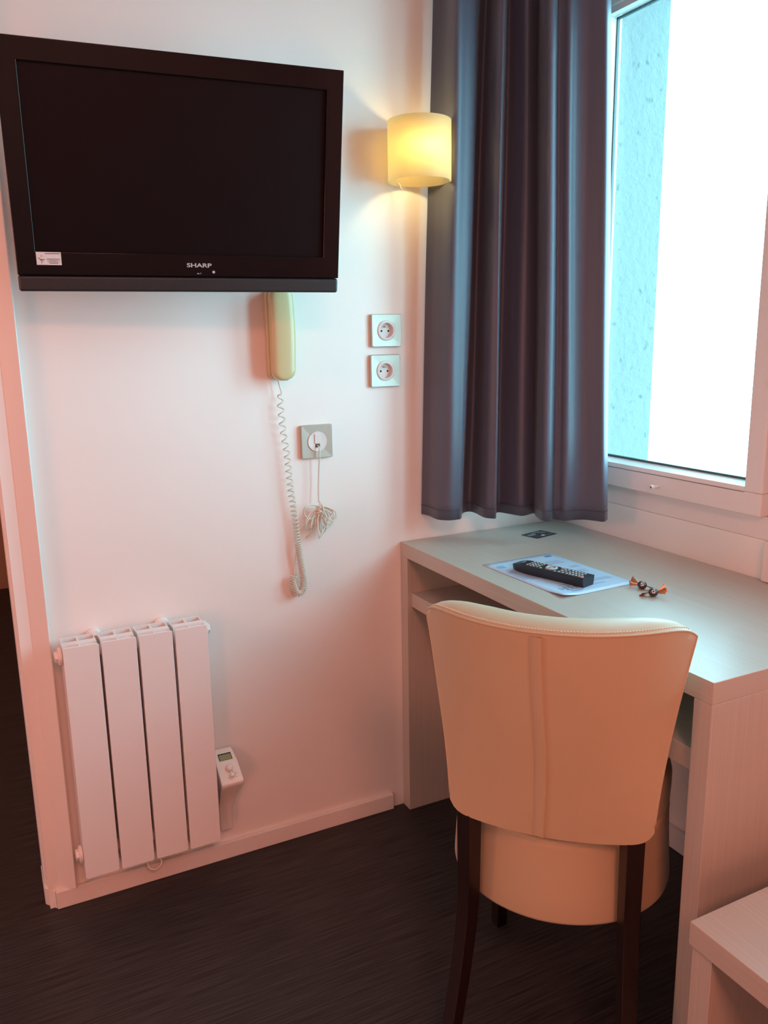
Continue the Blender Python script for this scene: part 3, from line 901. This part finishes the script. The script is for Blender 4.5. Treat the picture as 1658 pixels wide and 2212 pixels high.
# paper sheet; local x along its short side, y along its long side
pa = thing('information_sheet', 'white printed information sheet lying under the remote control', 'paper', (-.3570, -.4430, DH+.0002), math.radians(1.5))
bm = bmesh.new()
P = []
for i in range(13):
    row = []
    for j in range(17):
        x = -.100+.200*i/12; y = -.145+.290*j/16
        e1 = max(0, (-x-.06)/.04)*max(0, (-y-.09)/.055)
        row.append((x, y, .0006+.006*e1))
    P.append(row)
grid(bm, P)
sh = obj('sheet', bm, M_paper, pa, smooth=True); s3 = sh.modifiers.new('s', 'SOLIDIFY'); s3.thickness = .0004; s3.offset = 0
zt = .0010
def pr(name, m, items, rot=0):
    bm = bmesh.new()
    for x, y, w, h in items: box(bm, x-w/2, x+w/2, y-h/2, y+h/2, zt, zt+.00015)
    return obj(name, bm, m, sh)
pr('logo', M_bluep, [(.078, .124, .020, .012)])
pr('logo', mat('mid_blue_print', (.22, .48, .72), .5), [(-.075, .105, .020, .018)])
rr = random.Random(3)
for (cx, cyy, w, n) in ((.055, .085, .050, 5), (-.083, .06, .022, 12), (.055, -.005, .05, 4), (-.06, .02, .04, 6), (.06, -.075, .055, 3), (.03, -.10, .04, 2), (.075, .03, .03, 3), (-.02, .11, .06, 3)):
    pr('text_block', M_palep, [(cx, cyy-.0055*k, w*rr.uniform(.7, 1), .0013) for k in range(n)])
its = []
for k in range(5): its += [(-.045, -.075-.011*k, .05*rr.uniform(.4, .9), .004)]
for k in range(4): its += [(-.068+.013*k, -.098, .004, .030*rr.uniform(.4, 1))]
pr('plan_drawing', M_palep, its)
# remote control
rang = math.atan2(-.183, .055)
rm = thing('remote_control', 'dark television remote control lying across the printed sheet', 'remote control', (-.3855, -.4625, DH+.0014), rang)
RL, RW, RT = .190, .044, .021
bm = bmesh.new()
rings = []
for k in range(25):
    s = k/24; x = -RL/2+RL*s
    w = RW/2*(.90+.10*min(1, s*6)) if s < .17 else RW/2
    if s < .06: w *= math.sqrt(1-(1-s/.06)**2*.35)
    top = RT*(.80+.20*min(1, s/.10)) ; bot = .0035*(1-min(1, s/.2))
    bot2 = 0
    ring = []
    for (a, b2) in ((-1, .25), (-.9, 0), (.9, 0), (1, .25), (1, .9), (.93, 1), (-.93, 1), (-1, .9)):
        ww = w*(.90 if b2 < .3 else 1)
        ring.append(bm.verts.new((x, a*ww, bot+(top-bot)*b2)))
    rings.append(ring)
for A, B in zip(rings, rings[1:]):
    for i in range(8):
        j = (i+1) % 8
        bm.faces.new((A[i], A[j], B[j], B[i]))
bm.faces.new(rings[0][::-1]); bm.faces.new(rings[-1])
rb = obj('remote_body', bm, M_rem, rm); autosmooth(rb, 30)
def button(x, y, a, b2, m_, name='button'):
    bm = bmesh.new()
    lathe(bm, [(1, 0), (1, .6), (.75, 1)], n=14)
    bmesh.ops.transform(bm, matrix=Matrix.Translation((x, y, RT-.0002)) @ Matrix.Diagonal((a, b2, .0016, 1)), verts=bm.verts)
    return obj(name, bm, m_, rm, smooth=True)
for i in range(3):
    for j in range(4):
        button(-.056+.0085*i, -.0135+.009*j, .0028, .0026, M_btn)
for j, m_ in enumerate((M_btnb, M_btny, M_btng, M_btnr)):
    button(-.0300, -.0135+.009*j, .0028, .0032, (M_btnb, M_btny, M_btny, M_btnr)[3-j] if False else m_)
bm = bmesh.new()
ring_pts = [(0.0+.0105*math.cos(a), .0105*math.sin(a)*1.15, RT+.0004) for a in [2*PI*i/32 for i in range(32)]]
tube(bm, ring_pts, .0028, n=8, closed=True); obj('navigation_ring', bm, M_btn, rm, smooth=True)
button(0, 0, .0052, .0056, M_btn)
for x, y in ((-.0185, -.0150), (-.0185, .0150), (.0185, .015), (.0185, -.015)): button(x, y, .003, .0028, M_btn)
for i in range(2):
    for j in range(3): button(.0275+.0095*i, -.012+.012*j, .0034, .0034, M_btn)
for i in range(5):
    for j in range(3): button(.0475+.0078*i, -.012+.012*j, .0026, .0036, M_btn)
button(.0870, -.0130, .0036, .0042, M_btnr)
bm = text_bm('TV', .010, .0035, .0002, .01)
bmesh.ops.transform(bm, matrix=Matrix.Translation((-.074, 0, RT-.0012)) @ Matrix.Rotation(-PI/2, 4, 'Z') @ Matrix.Rotation(math.radians(-0), 4, 'X'), verts=bm.verts)
bm.free()
bm = bmesh.new(); box(bm, -.076, -.0745, -.007, .007, RT-.0004, RT+.0001)
obj('small_print', bm, M_grey, rb)

# dark card in the corner
cd = thing('card', 'small dark blue printed card lying at the back corner of the desk', 'card', (-.1620, -.1240, DH+.0003), math.radians(-78))
# long side along local x
cb = obj('card_face', bx(-.0280, .0280, -.0400, .0400, 0, .0008), M_card, cd)
bm = bmesh.new(); box(bm, .0100, .0190, -.006, .006, .0008, .0010); obj('white_square', bm, M_ink, cb)
bm = bmesh.new()
for (x, y, w, h) in ((-.010, -.020, .004, .030), (-.003, -.022, .003, .026), (-.013, .020, .003, .022), (-.004, .022, .003, .020), (-.019, .005, .003, .028), (.016, .024, .002, .018)):
    box(bm, x-w/2, x+w/2, y-h/2, y+h/2, .0008, .0010)
obj('card_print', bm, M_grey, cb)

# wrapped sweets
def sweet(loc, rz, tilt, letter, label, seed):
    t = thing('wrapped_sweet', label, 'sweet', loc, rz, group='wrapped sweets on the desk')
    R0 = .0092
    bm = bmesh.new(); bmesh.ops.create_uvsphere(bm, u_segments=28, v_segments=18, radius=R0)
    for v in bm.verts: v.co.x *= 1.08; v.co.z *= .95
    bmesh.ops.translate(bm, vec=(0, 0, R0*.95), verts=bm.verts)
    bd = obj('sweet_body', bm, M_candy, t, smooth=True)
    r3 = random.Random(seed)
    for sg in (-1, 1):
        bm = bmesh.new(); P = []
        rise = .010*tilt*sg
        for i in range(8):
            s = i/7; row = []
            for j in range(11):
                a = (j-5)/5
                wd = .0018+.0112*s**.8
                x = sg*(R0*.86+.0195*s*(1-.22*abs(a)))
                fold = .0026*s*math.sin(a*6+seed)+.0012*s*math.sin(a*14)
                y = a*wd*.80-fold*.6
                z = R0*.95+rise*s+a*wd*.60*sg*(1 if seed == 8 else -1)+fold*.8
                row.append((x, y, max(.0006, z)))
            P.append(row)
        grid(bm, P)
        o = obj('foil_twist', bm, M_foil, t, smooth=True)
        o.modifiers.new('s', 'SOLIDIFY').thickness = .0003
    # letter facing the viewer side
    view = Vector((-.60, -.62, .46)).normalized()
    inv = Matrix.Rotation(-rz, 4, 'Z')
    d = (inv @ view).normalized()
    bm = text_bm(letter, .0068, .0072, .0006, .02)
    q = d.to_track_quat('Z', 'Y').to_matrix().to_4x4()
    bmesh.ops.transform(bm, matrix=Matrix.Translation(Vector((0, 0, R0*.95))) @ q, verts=bm.verts)
    for v in bm.verts:
        w = v.co-Vector((0, 0, R0*.95))
        r = w.length; flatd = w.dot(d)
        v.co = Vector((0, 0, R0*.95)) + (w+d*R0*1.0).normalized()*(R0*1.06)
    obj('letter', bm, M_ink, bd)
    return t
sweet((-.2720, -.6215, DH), math.radians(-62), -.5, 'S', 'copper foil wrapped sweet lettered S, nearer the paper sheet', 3)
sweet((-.2885, -.6700, DH), math.radians(-38), .75, 'G', 'copper foil wrapped sweet lettered G, nearer the desk front', 8)
